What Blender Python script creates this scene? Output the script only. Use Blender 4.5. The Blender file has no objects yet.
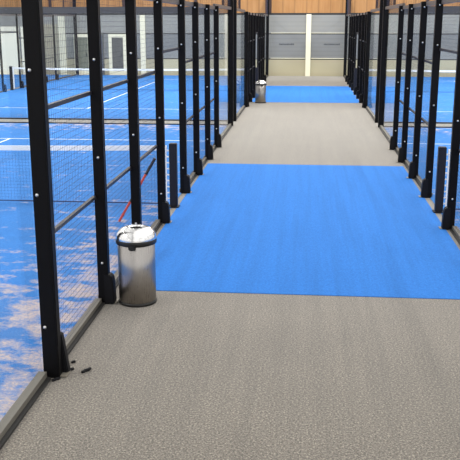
import bpy, bmesh, math, random
from mathutils import Vector, Matrix
random.seed(7)
S = bpy.context.scene
COL = S.collection
PI = math.pi

# ------------------------------------------------------------------ layout (metres)
CAM_H = 2.674
XL, XR = -1.965, 2.02          # centre lines of the two fences along the corridor
N1, N2 = 11.76, 32.75          # the nets of the first and second pair of courts
WALL_Y = 42.98
HALF = 10.0
POSTS = [-6.03, -4.31, -2.70, -1.00, 1.04, 2.66, 4.38, 6.05]

# ------------------------------------------------------------------ materials
def white(r, g, b):
    f = lambda c: (c/255/12.92) if c/255 <= .04045 else ((c/255+.055)/1.055)**2.4
    return (f(r), f(g), f(b), 1)
def srgb(r, g, b, k=.76):
    c = white(r, g, b); return (c[0]*k, c[1]*k, c[2]*k, 1)

def mat(name, col, rough=.5, metal=0., spec=.5):
    m = bpy.data.materials.new(name); m.use_nodes = True
    b = m.node_tree.nodes['Principled BSDF']
    b.inputs['Base Color'].default_value = col
    b.inputs['Roughness'].default_value = rough
    b.inputs['Metallic'].default_value = metal
    b.inputs['Specular IOR Level'].default_value = spec
    return m

class NT:
    """small helper for wiring node trees"""
    def __init__(s, m):
        s.t = m.node_tree; s.n = s.t.nodes; s.l = s.t.links
        s.bsdf = s.n.get('Principled BSDF')
    def new(s, k, **kw):
        n = s.n.new(k)
        for a, v in kw.items(): setattr(n, a, v)
        return n
    def link(s, a, b): s.l.new(a, b)
    def pos(s, scale=(1, 1, 1)):
        g = s.new('ShaderNodeNewGeometry'); mp = s.new('ShaderNodeMapping')
        mp.inputs['Scale'].default_value = scale
        s.link(g.outputs['Position'], mp.inputs['Vector']); return mp.outputs['Vector']
    def noise(s, vec, scale, detail=3, rough=.5):
        n = s.new('ShaderNodeTexNoise'); n.inputs['Scale'].default_value = scale
        n.inputs['Detail'].default_value = detail; n.inputs['Roughness'].default_value = rough
        s.link(vec, n.inputs['Vector']); return n.outputs['Fac']
    def ramp(s, fac, stops):
        r = s.new('ShaderNodeValToRGB'); e = r.color_ramp.elements
        while len(e) < len(stops): e.new(.5)
        for k, (p, c) in enumerate(stops): e[k].position = p; e[k].color = c
        s.link(fac, r.inputs['Fac']); return r.outputs['Color']
    def mix(s, fac, a, b, mode='MIX'):
        m = s.new('ShaderNodeMix', data_type='RGBA', blend_type=mode)
        for v, k in ((fac, 0), (a, 6), (b, 7)):
            if hasattr(v, 'links'): s.link(v, m.inputs[k])
            else: m.inputs[k].default_value = v
        return m.outputs[2]
    def math(s, op, a, b=None, clamp=False):
        m = s.new('ShaderNodeMath', operation=op, use_clamp=clamp)
        for v, k in ((a, 0), (b, 1)):
            if v is None: continue
            if hasattr(v, 'links'): s.link(v, m.inputs[k])
            else: m.inputs[k].default_value = v
        return m.outputs[0]
    def bump(s, h, strength, dist=.01):
        b = s.new('ShaderNodeBump'); b.inputs['Strength'].default_value = strength
        b.inputs['Distance'].default_value = dist
        s.link(h, b.inputs['Height']); s.link(b.outputs['Normal'], s.bsdf.inputs['Normal'])

def g(v): return (v, v, v, 1)

def carpet_grey():
    m = mat('grey_carpet', g(.2), .95, 0, .2); t = NT(m)
    a = t.noise(t.pos(), 68, 2, .9)
    base = t.ramp(a, [(.30, srgb(34, 30, 26)), (.46, srgb(102, 95, 84)), (.54, srgb(127, 119, 107)), (.70, srgb(196, 184, 168))])
    st = t.noise(t.pos((1, .03, 1)), 7, 4, .65)
    c = t.mix(1., base, t.ramp(st, [(.3, g(.84)), (.6, g(1.06))]), 'MULTIPLY')
    fl = t.noise(t.pos(), 48, 1, .9)
    c = t.mix(1., c, t.ramp(fl, [(.36, (.62, .56, .52, 1)), (.46, g(1))]), 'MULTIPLY')
    bl = t.noise(t.pos(), 1.3, 3, .6)
    c = t.mix(1., c, t.ramp(bl, [(.3, g(.93)), (.7, g(1.06))]), 'MULTIPLY')
    t.link(c, t.bsdf.inputs['Base Color']); t.bump(a, .15, .006)
    t.bsdf.inputs['Sheen Weight'].default_value = .5
    t.bsdf.inputs['Sheen Roughness'].default_value = .5
    return m

def carpet_blue():
    m = mat('blue_carpet', g(.2), .9, 0, .2); t = NT(m)
    a = t.noise(t.pos(), 60, 3, .6)
    base = t.ramp(a, [(.3, srgb(36, 114, 208)), (.7, srgb(52, 141, 236))])
    st = t.noise(t.pos((1, .03, 1)), 7, 4, .65)
    c = t.mix(1., base, t.ramp(st, [(.3, g(.88)), (.6, g(1.04))]), 'MULTIPLY')
    t.link(c, t.bsdf.inputs['Base Color']); t.bump(a, .3, .006)
    t.bsdf.inputs['Sheen Weight'].default_value = .15
    t.bsdf.inputs['Sheen Tint'].default_value = srgb(150, 200, 255)
    return m

def turf():
    m = mat('blue_turf', g(.2), .9, 0, .2); t = NT(m)
    a = t.noise(t.pos(), 70, 3, .6)
    blue = t.ramp(a, [(.3, srgb(52, 120, 204)), (.7, srgb(76, 152, 234))])
    big = t.noise(t.pos(), .8, 3, .6)
    blue = t.mix(1., blue, t.ramp(big, [(.3, g(.9)), (.7, g(1.1))]), 'MULTIPLY')
    # silica sand swept up against the fences and the ends of the court
    sep = t.new('ShaderNodeSeparateXYZ'); geo = t.new('ShaderNodeNewGeometry')
    t.link(geo.outputs['Position'], sep.inputs[0])
    ax = t.math('ABSOLUTE', sep.outputs['X'])
    nearf = t.math('SUBTRACT', 1., t.math('DIVIDE', t.math('SUBTRACT', ax, 1.9), 2.6), True)
    neary = t.math('DIVIDE', t.math('SUBTRACT', 13.0, sep.outputs['Y']), 5.0, True)
    endy = t.math('SUBTRACT', 1., t.math('DIVIDE', t.math('ABSOLUTE', t.math('SUBTRACT', sep.outputs['Y'], N1+HALF-.3)), 1.8), True)
    amt = t.math('MAXIMUM', t.math('MULTIPLY', nearf, t.math('ADD', t.math('MULTIPLY', neary, .85), .25)), t.math('MULTIPLY', endy, .75))
    n1 = t.noise(t.pos((1, 1.3, 1)), 2.9, 6, .68)
    sand = t.math('MULTIPLY', t.math('SUBTRACT', t.math('ADD', n1, t.math('MULTIPLY', amt, .19)), .60), 7., True)
    fine = t.noise(t.pos(), 40, 2, .6)
    sand = t.math('MULTIPLY', sand, t.math('ADD', t.math('MULTIPLY', fine, 1.5), -.05), True)
    c = t.mix(sand, blue, white(206, 186, 172))
    t.link(c, t.bsdf.inputs['Base Color']); t.bump(a, .3, .006)
    return m

def steel():
    m = mat('brushed_steel', (.42, .40, .385, 1), .2, 1.); t = NT(m)
    a = t.noise(t.pos((60, 60, 1.5)), 4, 2, .5)
    t.link(t.ramp(a, [(.3, g(.26)), (.7, g(.34))]), t.bsdf.inputs['Roughness'])
    t.bsdf.inputs['Anisotropic'].default_value = .85
    tg = t.new('ShaderNodeTangent', direction_type='RADIAL', axis='Z'); t.link(tg.outputs[0], t.bsdf.inputs['Tangent'])
    return m

def glass():
    m = bpy.data.materials.new('clear_glass'); m.use_nodes = True
    n = m.node_tree.nodes; l = m.node_tree.links; n.clear()
    o = n.new('ShaderNodeOutputMaterial'); mx = n.new('ShaderNodeMixShader')
    tr = n.new('ShaderNodeBsdfTransparent'); tr.inputs[0].default_value = (.985, .993, .992, 1)
    gl = n.new('ShaderNodeBsdfGlossy'); gl.inputs['Roughness'].default_value = .02
    lw = n.new('ShaderNodeLayerWeight'); pw = n.new('ShaderNodeMath'); pw.operation = 'POWER'; pw.inputs[1].default_value = 4.5
    ml = n.new('ShaderNodeMath'); ml.operation = 'MULTIPLY_ADD'; ml.inputs[1].default_value = .45; ml.inputs[2].default_value = .012
    l.new(lw.outputs['Facing'], pw.inputs[0]); l.new(pw.outputs[0], ml.inputs[0])
    l.new(ml.outputs[0], mx.inputs[0]); l.new(tr.outputs[0], mx.inputs[1]); l.new(gl.outputs[0], mx.inputs[2])
    l.new(mx.outputs[0], o.inputs[0]); return m

def wood():
    m = mat('orange_wood', g(.3), .5, 0, .3); t = NT(m)
    a = t.noise(t.pos((3.2, 1, .25)), 2.2, 5, .65)
    c = t.ramp(a, [(.3, srgb(184, 132, 80)), (.5, srgb(196, 144, 90)), (.72, srgb(207, 156, 102))])
    br = t.new('ShaderNodeTexWave', wave_type='BANDS', bands_direction='X')
    br.inputs['Scale'].default_value = .52; br.inputs['Distortion'].default_value = 0
    t.link(t.pos(), br.inputs['Vector'])
    c = t.mix(1., c, t.ramp(br.outputs['Fac'], [(0., g(.72)), (.06, g(1))]), 'MULTIPLY')
    t.link(c, t.bsdf.inputs['Base Color']); return m

def ribbed(name, c1, c2, scale):
    m = mat(name, g(.3), .5, 0, .3); t = NT(m)
    w = t.new('ShaderNodeTexWave', wave_type='BANDS', bands_direction='Z')
    w.inputs['Scale'].default_value = scale; w.inputs['Distortion'].default_value = 0
    t.link(t.pos(), w.inputs['Vector'])
    c = t.ramp(w.outputs['Fac'], [(.0, c1), (.4, c2)])
    n = t.noise(t.pos((.6, 1, 1)), .8, 2, .5)
    c = t.mix(1., c, t.ramp(n, [(.3, g(.92)), (.7, g(1.07))]), 'MULTIPLY')
    t.link(c, t.bsdf.inputs['Base Color']); return m

M = dict(
    grey=carpet_grey(), blue=carpet_blue(), turf=turf(), steel=steel(), glass=glass(), wood=wood(),
    line=mat('white_line', white(236, 238, 242), .85),
    post=mat('black_powder_coat', (.0022, .002, .0028, 1), .5, 0, .15),
    boot=mat('black_bracket', (.004, .004, .006, 1), .6, 0, .2),
    rail=mat('dark_grey_rail', (.022, .022, .03, 1), .45, 0, .3),
    toprail=mat('grey_top_rail', (.085, .075, .073, 1), .4, 0, .5),
    beam=mat('grey_beam', (.075, .075, .078, 1), .45, 0, .5),
    kerb=mat('grey_bottom_rail', srgb(112, 108, 100), .6),
    wire=mat('mesh_wire', (.035, .035, .055, 1), .6, 0, .15),
    farwire=mat('black_mesh_wire', (.004, .004, .005, 1), .9, 0, .05),
    bolt=mat('zinc_bolt', g(.72), .3, 1.),
    plate=mat('galvanised_plate', srgb(165, 158, 145), .5, .4),
    netband=mat('white_net_band', white(248, 248, 248), .8),
    cord=mat('dark_net_cord', (.03, .055, .14, 1), .8),
    netpost=mat('black_net_post', (.008, .008, .014, 1), .5, 0, .3),
    black=mat('black_plastic', (.008, .008, .008, 1), .45),
    hollow=mat('dark_inside', (.012, .011, .010, 1), .9),
    steelrim=mat('polished_steel', g(.86), .2, 1.),
    red=mat('red_plastic', white(214, 74, 48), .5),
    beige=ribbed('beige_wall_band', srgb(184, 177, 150), srgb(190, 183, 156), .3),
    greymid=ribbed('grey_wall_band', srgb(134, 137, 138), srgb(139, 142, 143), 1.5),
    greylight=ribbed('light_grey_wall_band', srgb(156, 157, 154), srgb(161, 162, 158), 1.5),
    seam_and_shade=mat('dark_seam_and_shade', (.02, .019, .019, 1), .6),
    cream=mat('cream_paint', white(228, 224, 200), .6),
    creamwall=mat('pale_cream_panel', white(250, 246, 226), .6),
    khaki=mat('khaki_panel', srgb(176, 170, 146), .6),
    greenish=mat('greenish_pane', srgb(120, 124, 108), .5),
    bluegrey=mat('blue_grey_door', srgb(84, 90, 108), .5),
    darkgrey=mat('dark_grey_panel', srgb(92, 92, 90), .6),
    brownbeam=mat('dark_brown_beam', (.045, .022, .018, 1), .6),
    white=mat('white_metal', white(230, 230, 225), .4),
    letter=mat('grey_letter', srgb(78, 82, 90), .6),
)

# ------------------------------------------------------------------ mesh helpers
class MB:
    def __init__(s): s.v = []; s.f = []; s.mi = []
    def box(s, x0, x1, y0, y1, z0, z1, mi=0):
        k = len(s.v)
        s.v += [(x, y, z) for z in (z0, z1) for (x, y) in ((x0, y0), (x1, y0), (x1, y1), (x0, y1))]
        for q in ((3, 2, 1, 0), (4, 5, 6, 7), (0, 1, 5, 4), (1, 2, 6, 5), (2, 3, 7, 6), (3, 0, 4, 7)):
            s.f.append(tuple(k+i for i in q)); s.mi.append(mi)
        return s
    def prism(s, prof, y0, y1, mi=0):
        """profile of (x, z) points swept along y"""
        k = len(s.v); n = len(prof)
        s.v += [(x, y0, z) for x, z in prof]+[(x, y1, z) for x, z in prof]
        s.f.append(tuple(range(k, k+n))); s.mi.append(mi)
        s.f.append(tuple(range(k+2*n-1, k+n-1, -1))); s.mi.append(mi)
        for i in range(n):
            j = (i+1) % n
            s.f.append((k+i, k+n+i, k+n+j, k+j)); s.mi.append(mi)
        return s
    def lathe(s, prof, seg=40, c=(0, 0, 0), axis='z', mi=0, close=False):
        k = len(s.v); n = len(prof)
        for i in range(seg):
            a = 2*PI*i/seg
            for r, z in prof:
                p = (r*math.cos(a), r*math.sin(a), z)
                if axis == 'y': p = (p[0], -p[2], p[1])
                s.v.append((c[0]+p[0], c[1]+p[1], c[2]+p[2]))
        for i in range(seg):
            j = (i+1) % seg
            for q in range(n if close else n-1):
                w = (q+1) % n
                s.f.append((k+i*n+q, k+j*n+q, k+j*n+w, k+i*n+w)); s.mi.append(mi)
        return s
    def tube(s, pts, r, seg=10, mi=0):
        k = len(s.v); n = len(pts); pts = [Vector(p) for p in pts]
        for i, p in enumerate(pts):
            d = (pts[min(i+1, n-1)]-pts[max(i-1, 0)]).normalized()
            a = d.cross(Vector((0, 0, 1)) if abs(d.z) < .9 else Vector((1, 0, 0))).normalized(); b = d.cross(a)
            for q in range(seg):
                t = 2*PI*q/seg; s.v.append(tuple(p+a*r*math.cos(t)+b*r*math.sin(t)))
        for i in range(n-1):
            for q in range(seg):
                w = (q+1) % seg
                s.f.append((k+i*seg+q, k+i*seg+w, k+(i+1)*seg+w, k+(i+1)*seg+q)); s.mi.append(mi)
        s.f.append(tuple(range(k, k+seg))); s.mi.append(mi)
        s.f.append(tuple(range(k+(n-1)*seg, k+n*seg))); s.mi.append(mi)
        return s
    def data(s, name, mats, bevel=0, smooth=False):
        me = bpy.data.meshes.new(name); me.from_pydata(s.v, [], s.f)
        for m in (mats if isinstance(mats, (list, tuple)) else [mats]): me.materials.append(m)
        me.polygons.foreach_set('material_index', s.mi)
        bm = bmesh.new(); bm.from_mesh(me)
        bmesh.ops.recalc_face_normals(bm, faces=bm.faces)
        if bevel: bmesh.ops.bevel(bm, geom=bm.edges[:], offset=bevel, segments=2, affect='EDGES', clamp_overlap=True)
        bm.to_mesh(me); bm.free()
        if smooth: me.polygons.foreach_set('use_smooth', [True]*len(me.polygons))
        me.update(); return me
    def build(s, name, mats, parent=None, loc=(0, 0, 0), **kw):
        return link(name, s.data(name, mats, **kw), parent, loc)

def link(name, me, parent=None, loc=(0, 0, 0)):
    o = bpy.data.objects.new(name, me); COL.objects.link(o); o.location = loc
    if parent is not None: o.parent = parent
    return o
def tag(o, label, cat, group=None):
    o['label'] = label; o['category'] = cat
    if group: o['group'] = group
    return o
def thing(name, label, cat, loc=(0, 0, 0), group=None):
    o = bpy.data.objects.new(name, None); o.empty_display_size = .2; COL.objects.link(o); o.location = loc
    return tag(o, label, cat, group)
def struct(o): o['kind'] = 'structure'; return o
def copy_tree(o, parent=None):
    c = o.copy(); COL.objects.link(c); c.parent = parent
    for ch in list(o.children): copy_tree(ch, c)
    return c

# ------------------------------------------------------------------ setting
struct(MB().box(-34, 34, -6, 44, -.12, 0).build('floor', M['grey']))

def court(name, x0, x1, n):
    """one padel court: blue turf with its white lines in the same mesh"""
    y0, y1 = n-HALF, n+HALF; cx = (x0+x1)/2
    lw = .025
    xs = [x0, cx-lw, cx+lw, x1]
    ys = [y0, n-6.97-lw, n-6.97+lw, n+6.97-lw, n+6.97+lw, y1]
    mb = MB(); z = .008
    for i in range(3):
        for j in range(5):
            w = 1 if (j in (1, 3) or (i == 1 and j == 2)) else 0
            mb.v += [(xs[i], ys[j], z), (xs[i+1], ys[j], z), (xs[i+1], ys[j+1], z), (xs[i], ys[j+1], z)]
            k = len(mb.v); mb.f.append((k-4, k-3, k-2, k-1)); mb.mi.append(w)
    return struct(mb.build(name, [M['turf'], M['line']]))
LX0, LX1 = XL-10.0, XL+.02
RX0, RX1 = XR-.02, XR+10.0
for n in (N1, N2):
    court('padel_court', LX0, LX1, n); court('padel_court', RX0, RX1, n)
court('padel_court', LX0-10.25, LX0-.25, N2)

# back wall with its bands
wb = MB(); W0, W1 = -30., 30.
for z0, z1, mi in ((0, .83, 0), (.83, .885, 3), (.885, 2.10, 1), (2.10, 2.155, 3), (2.155, 3.06, 2), (3.06, 3.16, 3), (3.16, 7.5, 4)):
    wb.box(W0, W1, WALL_Y, WALL_Y+.25, z0, z1, mi)
wall = struct(wb.build('wall_back', [M['beige'], M['greymid'], M['greylight'], M['seam_and_shade'], M['wood']]))
# columns and beams of the wall
k = 1
for x0, x1, z0, z1, d, m in ((.0, .25, 0, 3.1, .10, 'cream'), (-1.95, -1.78, 3.16, 7.4, .06, 'brownbeam'), (2.06, 2.22, 3.16, 7.4, .06, 'brownbeam'),
                             (-8.60, -8.33, 0, 3.06, .08, 'cream'), (-12.95, -12.6, 0, 3.0, .07, 'cream'), (-5.75, -5.6, 3.16, 7.4, .06, 'brownbeam'),
                             (5.95, 6.1, 3.16, 7.4, .06, 'brownbeam'), (-9.5, -9.35, 3.16, 7.4, .06, 'brownbeam'), (-13.4, -13.25, 3.16, 7.4, .06, 'brownbeam')):
    struct(MB().box(x0, x1, WALL_Y-d, WALL_Y, z0, z1).build('trim_%d' % k, M[m])); k += 1
# thin light strips under the seams of the two corridor panels
for x0, x1 in ((-1.80, -.02), (.27, 2.05)):
    struct(MB().box(x0, x1, WALL_Y-.012, WALL_Y, .885, .915).box(x0, x1, WALL_Y-.012, WALL_Y, 2.155, 2.18).build('trim_%d' % k, M['cream'])); k += 1
# small unreadable lettering on the two corridor panels
def lettering(x0, x1, z):
    mb = MB(); x = x0; r = random.Random(int(x0*10)+40)
    while x < x1-.05:
        w = r.uniform(.035, .075); h = r.uniform(.06, .085)
        mb.box(x, x+w, WALL_Y-.006, WALL_Y, z-.035, z-.035+h); x += w+.018
    return mb
struct(lettering(-1.36, -.58, 1.60).build('trim_%d' % k, M['letter'])); k += 1
struct(lettering(.92, 1.74, 1.60).build('trim_%d' % k, M['letter'])); k += 1
# doors and pale panels at the left of the wall
def door(name, x0, x1, z1, frame, leaf, fm, lm, d=.05):
    f = MB()
    f.box(x0, x0+frame, WALL_Y-d, WALL_Y, 0, z1).box(x1-frame, x1, WALL_Y-d, WALL_Y, 0, z1)
    f.box(x0+frame, x1-frame, WALL_Y-d, WALL_Y, z1-frame, z1)
    f.box(x0+frame, x1-frame, WALL_Y-d, WALL_Y, 0, .22)
    o = struct(f.build(name, M[fm]))
    MB().box(x0+frame, x1-frame, WALL_Y-d*.5, WALL_Y, .22, z1-frame).build('door_leaf', M[lm], o)
    MB().box(x1-frame-.10, x1-frame-.07, WALL_Y-d*.5-.05, WALL_Y-d*.5, 1.0, 1.15).build('door_handle', M['rail'], o)
    return o
door('door_1', -10.3, -9.36, 2.10, .17, 1, 'cream', 'darkgrey')
door('door_2', -11.05, -10.55, 2.12, .07, 1, 'darkgrey', 'bluegrey')
door('door_3', -12.15, -11.25, 2.10, .16, 1, 'cream', 'greenish')
for x0, x1, z0, z1, m in ((-13.75, -12.97, 0, 2.6, 'khaki'), (-15.0, -14.4, 0, 2.48, 'creamwall'), (-18.5, -15.1, 0, 2.2, 'creamwall'), (-18.5, -15.1, 2.25, 2.48, 'creamwall')):
    struct(MB().box(x0, x1, WALL_Y-.03, WALL_Y, z0, z1).build('trim_%d' % k, M[m])); k += 1

# the two blue runners across the corridor
RUN = 'blue carpet laid across the corridor'
for y0, y1, lab in ((7.86, 15.66, 'large blue carpet covering the corridor floor beyond the near steel bin'),
                    (28.45, 36.0, 'distant blue carpet strip across the corridor beside the far steel bin')):
    tag(MB().box(XL+.108, XR-.108, y0, y1, .0, .006).build('carpet', M['blue']), lab, 'carpet', RUN)

# ------------------------------------------------------------------ fences
TOP = 3.02
def wire_mesh(w, h, pitch=.05, r=.0014, rv=.0010):
    """welded wire panel in the YZ plane, from (0,0) to (w,h)"""
    mb = MB(); n = max(1, round(w/pitch)); m = max(1, round(h/pitch))
    for i in range(n+1):
        y = w*i/n; mb.box(-rv, rv, y-rv, y+rv, 0, h)
    for j in range(m+1):
        z = h*j/m; mb.box(r, 3*r, 0, w, z-r, z+r)
    return mb

_c = {}
def cached(key, fn):
    if key not in _c: _c[key] = fn()
    return _c[key]

def bolt_mesh():
    return MB().lathe([(0.0001, .012), (.008, .0105), (.0125, .005), (.0135, 0), (.0135, -.004)], 10, (0, 0, 0), 'y').data('bolt', M['bolt'], smooth=True)

def boot_mesh(side, wide):
    # a bracket on the corridor side of the post: shoulder at the top, flaring to the foot
    pw = .102 if not wide else .115
    prof = [(side*(pw-.04), .007), (side*(pw+.055), .007), (side*(pw+.055), .04), (side*(pw+.045), .25), (side*(pw+.028), .295), (side*(pw-.04), .31)]
    if wide: prof = [(side*(pw-.04), .007), (side*(pw+.05), .007), (side*(pw+.05), .03), (side*(pw+.008), .33), (side*(pw-.04), .33)]
    y = .056 if not wide else .035
    dy = 0 if not wide else .075
    return MB().prism(prof, -y+dy, y+dy).data('base_bracket', M['boot'], bevel=.008)

def make_post(fence, side, x, y, h=TOP, wide=False, detail=True, boot=True):
    hw = .063 if wide else (.053 if detail else .032)
    xo = side*(.058 if wide else (.05 if detail else .03))
    o = link('post', cached(('post', hw, wide, side), lambda: MB().box(-hw+xo, hw+xo, -.045, .045, 0, h).data('post', M['post'], bevel=.006)), fence, (x, y, 0))
    if detail:
        for z in (.42, 1.45, 2.35, 2.93):
            link('bolt', cached('bolt', bolt_mesh), o, (xo-(side*.03 if wide else 0), -.0452, z))
    if boot:
        link('base_bracket', cached(('boot', side, wide), lambda: boot_mesh(side, wide)), o, (0, 0, 0))
        link('base_plate', cached(('plate', side), lambda: MB().box(min(side*.08, side*.185), max(side*.08, side*.172), -.06, .06, .0065, .014).data('base_plate', M['plate'])), o, (0, .03, 0))
    return o

def box_part(name, m, parent, x0, x1, y0, y1, z0, z1):
    return MB().box(x0, x1, y0, y1, z0, z1).build(name, M[m], parent)

def side_fence(label, X, side, n, ymin=None, ymax=None, detail=True, wr=(.0010, .0008), wm='wire'):
    """the long side of a court; side=+1 when the corridor lies towards +x"""
    f = thing('court_fence', label, 'fence', (X, n, 0), 'fences along the padel courts')
    ok = lambda y: (ymin is None or n+y >= ymin) and (ymax is None or n+y <= ymax)
    for i, y in enumerate(POSTS):
        if ok(y): make_post(f, side, 0, y, wide=(i == 0), detail=detail)
    def span(a, b): return ok(a) and ok(b)
    pts = POSTS
    for i in range(7):
        a, b = pts[i]+.045, pts[i+1]-.045
        if not span(a, b): continue
        w = b-a
        box_part('top_rail', 'toprail', f, -.03, .03, a, b, TOP-.075, TOP-.005)
        if i == 3:      # the open entrance by the net: a lintel, mesh above
            box_part('lintel', 'rail', f, -.02, .02, a, b, 2.27, 2.305)
            z0, z1 = 2.305, TOP-.075
            link('mesh_panel', cached(('m', round(w, 3), z0, wr), lambda: wire_mesh(w, z1-z0, .05 if detail or wm == 'wire' else .034, *wr).data('mesh_panel', M[wm])), f, (0, a, z0))
            continue
        for z in (1.07, 2.05):
            box_part('middle_rail', 'rail', f, -.016, .016, a, b, z-.016, z+.016)
        box_part('bottom_rail', 'kerb', f, -.03, .03, a, b, .022, .06)
        box_part('shadow_strip', 'seam_and_shade', f, -.025 if side > 0 else -.06, .06 if side > 0 else .025, a, b, .0, .02)  # dark strip standing in for the shadow line under the mesh bottom rail
        for z0, z1 in ((.06, 1.048), (1.092, 2.028), (2.072, TOP-.075)):
            link('mesh_panel', cached(('m', round(w, 3), z0, wr), lambda: wire_mesh(w, z1-z0, .05 if detail or wm == 'wire' else .034, *wr).data('mesh_panel', M[wm])), f, (0, a, z0))
    # two glass panels at either end, wire mesh above the outer one
    for s in (-1, 1):
        e = 6.03
        for q in range(2):
            a, b = (e+.07, e+2.005) if q == 0 else (e+2.015, HALF-.06)
            if s < 0: a, b = -b, -a
            if not span(a, b): continue
            box_part('glass_panel', 'glass', f, -.006, .006, a, b, .065, TOP-.02)
            box_part('bottom_rail', 'kerb', f, -.035, .03, a, b, .022, .065)
            box_part('shadow_strip', 'seam_and_shade', f, -.03 if side > 0 else -.06, .06 if side > 0 else .03, a, b, .0, .02)  # same painted shadow line, below the glass bottom rail
            box_part('top_rail', 'toprail', f, -.03, .03, a, b, TOP-.02, TOP+.05)
            if q == 1:
                link('mesh_panel', cached(('top', round(b-a, 3)), lambda: wire_mesh(b-a, .93).data('mesh_panel', M['wire'])), f, (0, a, TOP+.05))
                box_part('mesh_rail', 'brownbeam', f, -.03, .03, a, b, TOP+.98, TOP+1.04)
                ym = a-.02 if s > 0 else b+.02
                box_part('upright', 'brownbeam', f, -.03, .03, ym-.03, ym+.03, TOP+.05, TOP+1.04)
        y = s*(HALF-.02)
        if ok(y):
            MB().box(-.075, .075, y-.05, y+.05, 0, 4.08).build('corner_post', M['post'], f, bevel=.006)
    return f

def end_wall(label, x0, x1, y, near=True):
    """short side of a court: frameless glass with a grey beam and mesh above"""
    w = thing('glass_end_wall', label, 'glass wall', ((x0+x1)/2, y, 0), 'glass end walls of the padel courts')
    L = (x1-x0); n = 5; p = (L-.02)/n
    for i in range(n):
        a = -L/2+.01+p*i
        box_part('glass_panel', 'glass', w, a+.006, a+p-.006, -.006, .006, .03, 2.93)
    box_part('bottom_rail', 'rail', w, -L/2, L/2, -.03, .03, .0, .035)
    box_part('beam', 'beam', w, -L/2, L/2, -.05, .05, 2.93, 3.08)
    me = wire_mesh(L, .90, .06).data('mesh_panel', M['wire'])
    o = link('mesh_panel', me, w, (L/2, 0, 3.08)); o.rotation_euler = (0, 0, PI/2)
    box_part('top_rail', 'brownbeam', w, -L/2, L/2, -.03, .03, 3.98, 4.04)
    return w

side_fence('near black mesh and glass fence at left, running past the near steel bin', XL, 1, N1)
side_fence('near black mesh and glass fence along the right side of the corridor', XR, -1, N1)
side_fence('distant dark mesh fence at left, standing behind the far steel bin', XL, 1, N2, detail=False, wr=(.003, .004), wm='farwire')
side_fence('distant dark mesh fence on the right, beside the far end of the corridor', XR, -1, N2, detail=False, wr=(.003, .004), wm='farwire')
side_fence('outermost fence seen through the left courts, standing before the pale wall panels', LX0, 1, N2, ymin=29.5, detail=False, wr=(.0012, .0008))

end_wall('clear glass wall with grey beam closing off the near left court', LX0+.06, XL-.08, N1+HALF)
end_wall('clear glass wall with grey beam closing off the near right court', XR+.08, RX1-.06, N1+HALF)
end_wall('glass wall at the near end of the far left court', LX0+.06, XL-.08, N2-HALF)
end_wall('glass wall at the near end of the far right court', XR+.08, RX1-.06, N2-HALF)

# ------------------------------------------------------------------ nets
def make_net(label, x0, x1, n, corr, pitch=.05):
    """x0..x1 is the span between the posts"""
    t = thing('padel_net', label, 'net', ((x0+x1)/2, n, 0), 'padel nets')
    L = x1-x0; h = L/2
    top = lambda x: .925-.045*(1-(x/h)**2)
    # top band, sagging a little
    mb = MB(); N = 24
    for i in range(N):
        a, b = -h+.06+(L-.12)*i/N, -h+.06+(L-.12)*(i+1)/N
        k = len(mb.v)
        for x in (a, b):
            for y in (-.012, .012):
                for z in (top(x)-.07, top(x)): mb.v.append((x, y, z))
        for q in ((0, 4, 5, 1), (2, 3, 7, 6), (1, 5, 7, 3), (0, 2, 6, 4)):
            mb.f.append(tuple(k+v for v in q)); mb.mi.append(0)
    mb.build('top_band', M['netband'], t)
    r = .0008; mb = MB(); n_ = int((L-.3)/pitch)
    for i in range(n_+1):
        x = -h+.15+(L-.3)*i/n_; mb.box(x-r, x+r, -r, r, .05, top(x)-.055)
    for j in range(17):
        z = .06+j*pitch*.97; mb.box(-h+.15, h-.15, -r, r, z-r, z+r)
    mb.build('netting', M['cord'], t)
    MB().box(-h+.06, h-.06, -.008, .008, .045, .062).build('bottom_cord', M['cord'], t)
    for s in (-1, 1):
        po = (.035 if corr > 0 else -.025) if s == corr else 0
        mb = MB().box(min(s*(h-.115), s*(h-.065)), max(s*(h-.115), s*(h-.065)), -.006, .006, .05, .875)
        for q in range(9):       # lacing to the post
            z = .12+q*.09; mb.box(min(s*(h-.065), s*(h-.01)), max(s*(h-.065), s*(h-.01)), -.004, .004, z, z+.02)
        mb.build('side_band', M['netband'], t)
        p = MB().box(s*h-.055+po, s*h+.055+po, -.055, .055, .022, .96).build('net_post', M['netpost'], t, bevel=.008)
        MB().box(s*h-.08+po, s*h+.08+po, -.08, .08, .009, .022).build('foot_plate', M['netpost'], p)
    MB().box(-.025, .025, -.016, .016, .01, .885).build('center_strap', M['netband'], t)
    return t
make_net('near left padel net with white band, ending in the gap behind the near bin', LX0+.03, XL+.02, N1, 1)
make_net('near right padel net, its black post and white band at the right fence gap', XR-.02, RX1-.03, N1, -1)
make_net('far left padel net, a thin white band before the back wall', LX0+.03, XL+.02, N2, 1)
make_net('far right padel net, a thin white band low before the back wall', XR-.02, RX1-.03, N2, -1)

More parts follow.
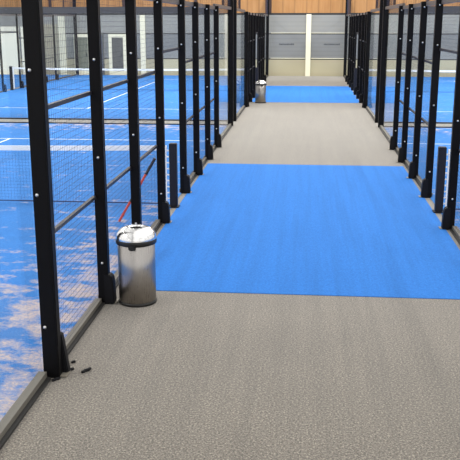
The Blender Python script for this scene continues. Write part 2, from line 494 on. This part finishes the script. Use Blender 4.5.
# ------------------------------------------------------------------ steel bins
def make_bin(label, loc):
    t = thing('waste_bin', label, 'bin', loc, 'steel waste bins')
    R, Q = .182, .197                        # body and lid radii
    MB().lathe([(0.001, .028), (R-.004, .028), (R, .034), (R, .612), (R-.01, .622), (R-.03, .622)], 64).build('body', M['steel'], t, smooth=True)
    MB().lathe([(0.001, .0), (R+.002, .0), (R+.006, .006), (R+.006, .024), (R+.001, .030), (R-.01, .032)], 64).build('base_ring', M['black'], t, smooth=True)
    b = MB().lathe([(R-.02, .604), (Q-.004, .604), (Q+.002, .611), (Q+.002, .645), (Q-.002, .652), (R-.02, .654)], 64).build('rim_band', M['black'], t, smooth=True)
    MB().box(-.035, .035, -Q-.016, -R+.004, .575, .622).build('lid_catch', M['black'], b, bevel=.008)
    prof = []
    for i in range(19):                      # low dome with a round hole in the top
        a = math.radians(2+i*(80-2)/18)
        prof.append((Q*math.cos(a)**.55, .648+.118*math.sin(a)))
    prof += [(prof[-1][0]-.008, prof[-1][1]-.003), (prof[-1][0]-.012, prof[-1][1]-.016)]
    d = MB().lathe(prof, 64).build('dome_lid', M['steelrim'], t, smooth=True)
    rr, zz = prof[-1]
    MB().lathe([(rr+.002, zz+.003), (rr-.006, zz-.06), (.001, zz-.07)], 40).build('opening', M['hollow'], d, smooth=True)
    return t
bin0 = make_bin('near stainless steel dome-lid bin against the left fence', (-1.60, 7.52, .0005))
b1 = copy_tree(bin0); b1.location = (-1.51, 28.23, .0005); b1.rotation_euler.z = .3
bin0.scale = b1.scale = (1, 1, 1.0)
b1['label'] = 'far stainless steel dome-lid bin standing well down the corridor on the left'

# ------------------------------------------------------------------ small things
# red and black pole leaning on the inside of the left fence
pole = thing('leaning_pole', 'thin red and black pole leaning inside the left fence behind the near bin', 'pole', (-2.51, 10.72, 0))
A, B = Vector((.0, .0, .02)), Vector((.515, .03, .90))
def seg(t0, t1, name, m, r):
    return MB().tube([A.lerp(B, t0), A.lerp(B, t1)], r).build(name, M[m], pole)
seg(0, .32, 'lower_section', 'red', .018); seg(.32, .40, 'joint', 'black', .02); seg(.40, .75, 'upper_section', 'red', .018)
seg(.75, .90, 'grip', 'black', .021); seg(.90, 1., 'end_cap', 'rail', .02)

def scrap(label, pts, r, loc):
    o = MB().tube(pts, r*1.15, 6).build('rubber_scrap', M['boot'], None, loc); return tag(o, label, 'scrap', 'black scraps by the near left post')
scrap('small round black scrap on grey carpet just right of the nearest post foot', [(-.012, -.012, .008), (.0, .0, .012), (.012, .016, .008)], .009, (-1.822, 5.985, 0))
scrap('curved black scrap on grey carpet, middle one beside the nearest post foot', [(-.022, -.045, .008), (.004, -.022, .012), (.006, .016, .012), (.024, .04, .008)], .010, (-1.808, 5.82, 0))
scrap('black scrap lying farthest from the nearest left post on grey carpet', [(-.024, -.04, .008), (-.006, -.012, .013), (.012, .006, .012), (.020, .04, .008)], .011, (-1.672, 5.835, 0))
scrap('black scrap against the front of the nearest left post foot', [(-.024, -.02, .008), (.0, .0, .013), (.02, .03, .008)], .010, (-1.862, 5.645, 0))

# ------------------------------------------------------------------ light
w = bpy.data.worlds.new('hall'); S.world = w; w.use_nodes = True
bg = w.node_tree.nodes['Background']; bg.inputs[0].default_value = (1, .985, .96, 1); bg.inputs[1].default_value = .93
def area(x, y, z, sx, sy, e):
    l = bpy.data.lights.new('hall_and_fill_lamp', 'AREA'); l.shape = 'RECTANGLE'; l.size = sx; l.size_y = sy
    l.energy = e; l.color = (1, .97, .92)
    o = bpy.data.objects.new('hall_and_fill_lamp', l); COL.objects.link(o); o.location = (x, y, z)
for x in (-9, 0, 9):
    for y, e in ((13, 110), (21, 290), (29, 430), (37, 500)):
        area(x, y, 8.5, 1.2, 5, e)
for x in (-8, 8):  # unseen fill lamps over the side courts, added to whiten the near net bands
    area(x, 4.5, 7.5, 1.2, 5, 260)

# ------------------------------------------------------------------ camera
cam = bpy.data.cameras.new('camera'); co = bpy.data.objects.new('camera', cam); COL.objects.link(co)
co.location = (0, 0, CAM_H); co.rotation_euler = (PI/2-.2495, 0, .0907)
cam.sensor_width = 36; cam.lens = 36*813.2/460; cam.clip_end = 200; cam.clip_start = .05
S.camera = co
S.view_settings.view_transform = 'Standard'; S.view_settings.look = 'None'
S.view_settings.exposure = .4; S.view_settings.gamma = 1
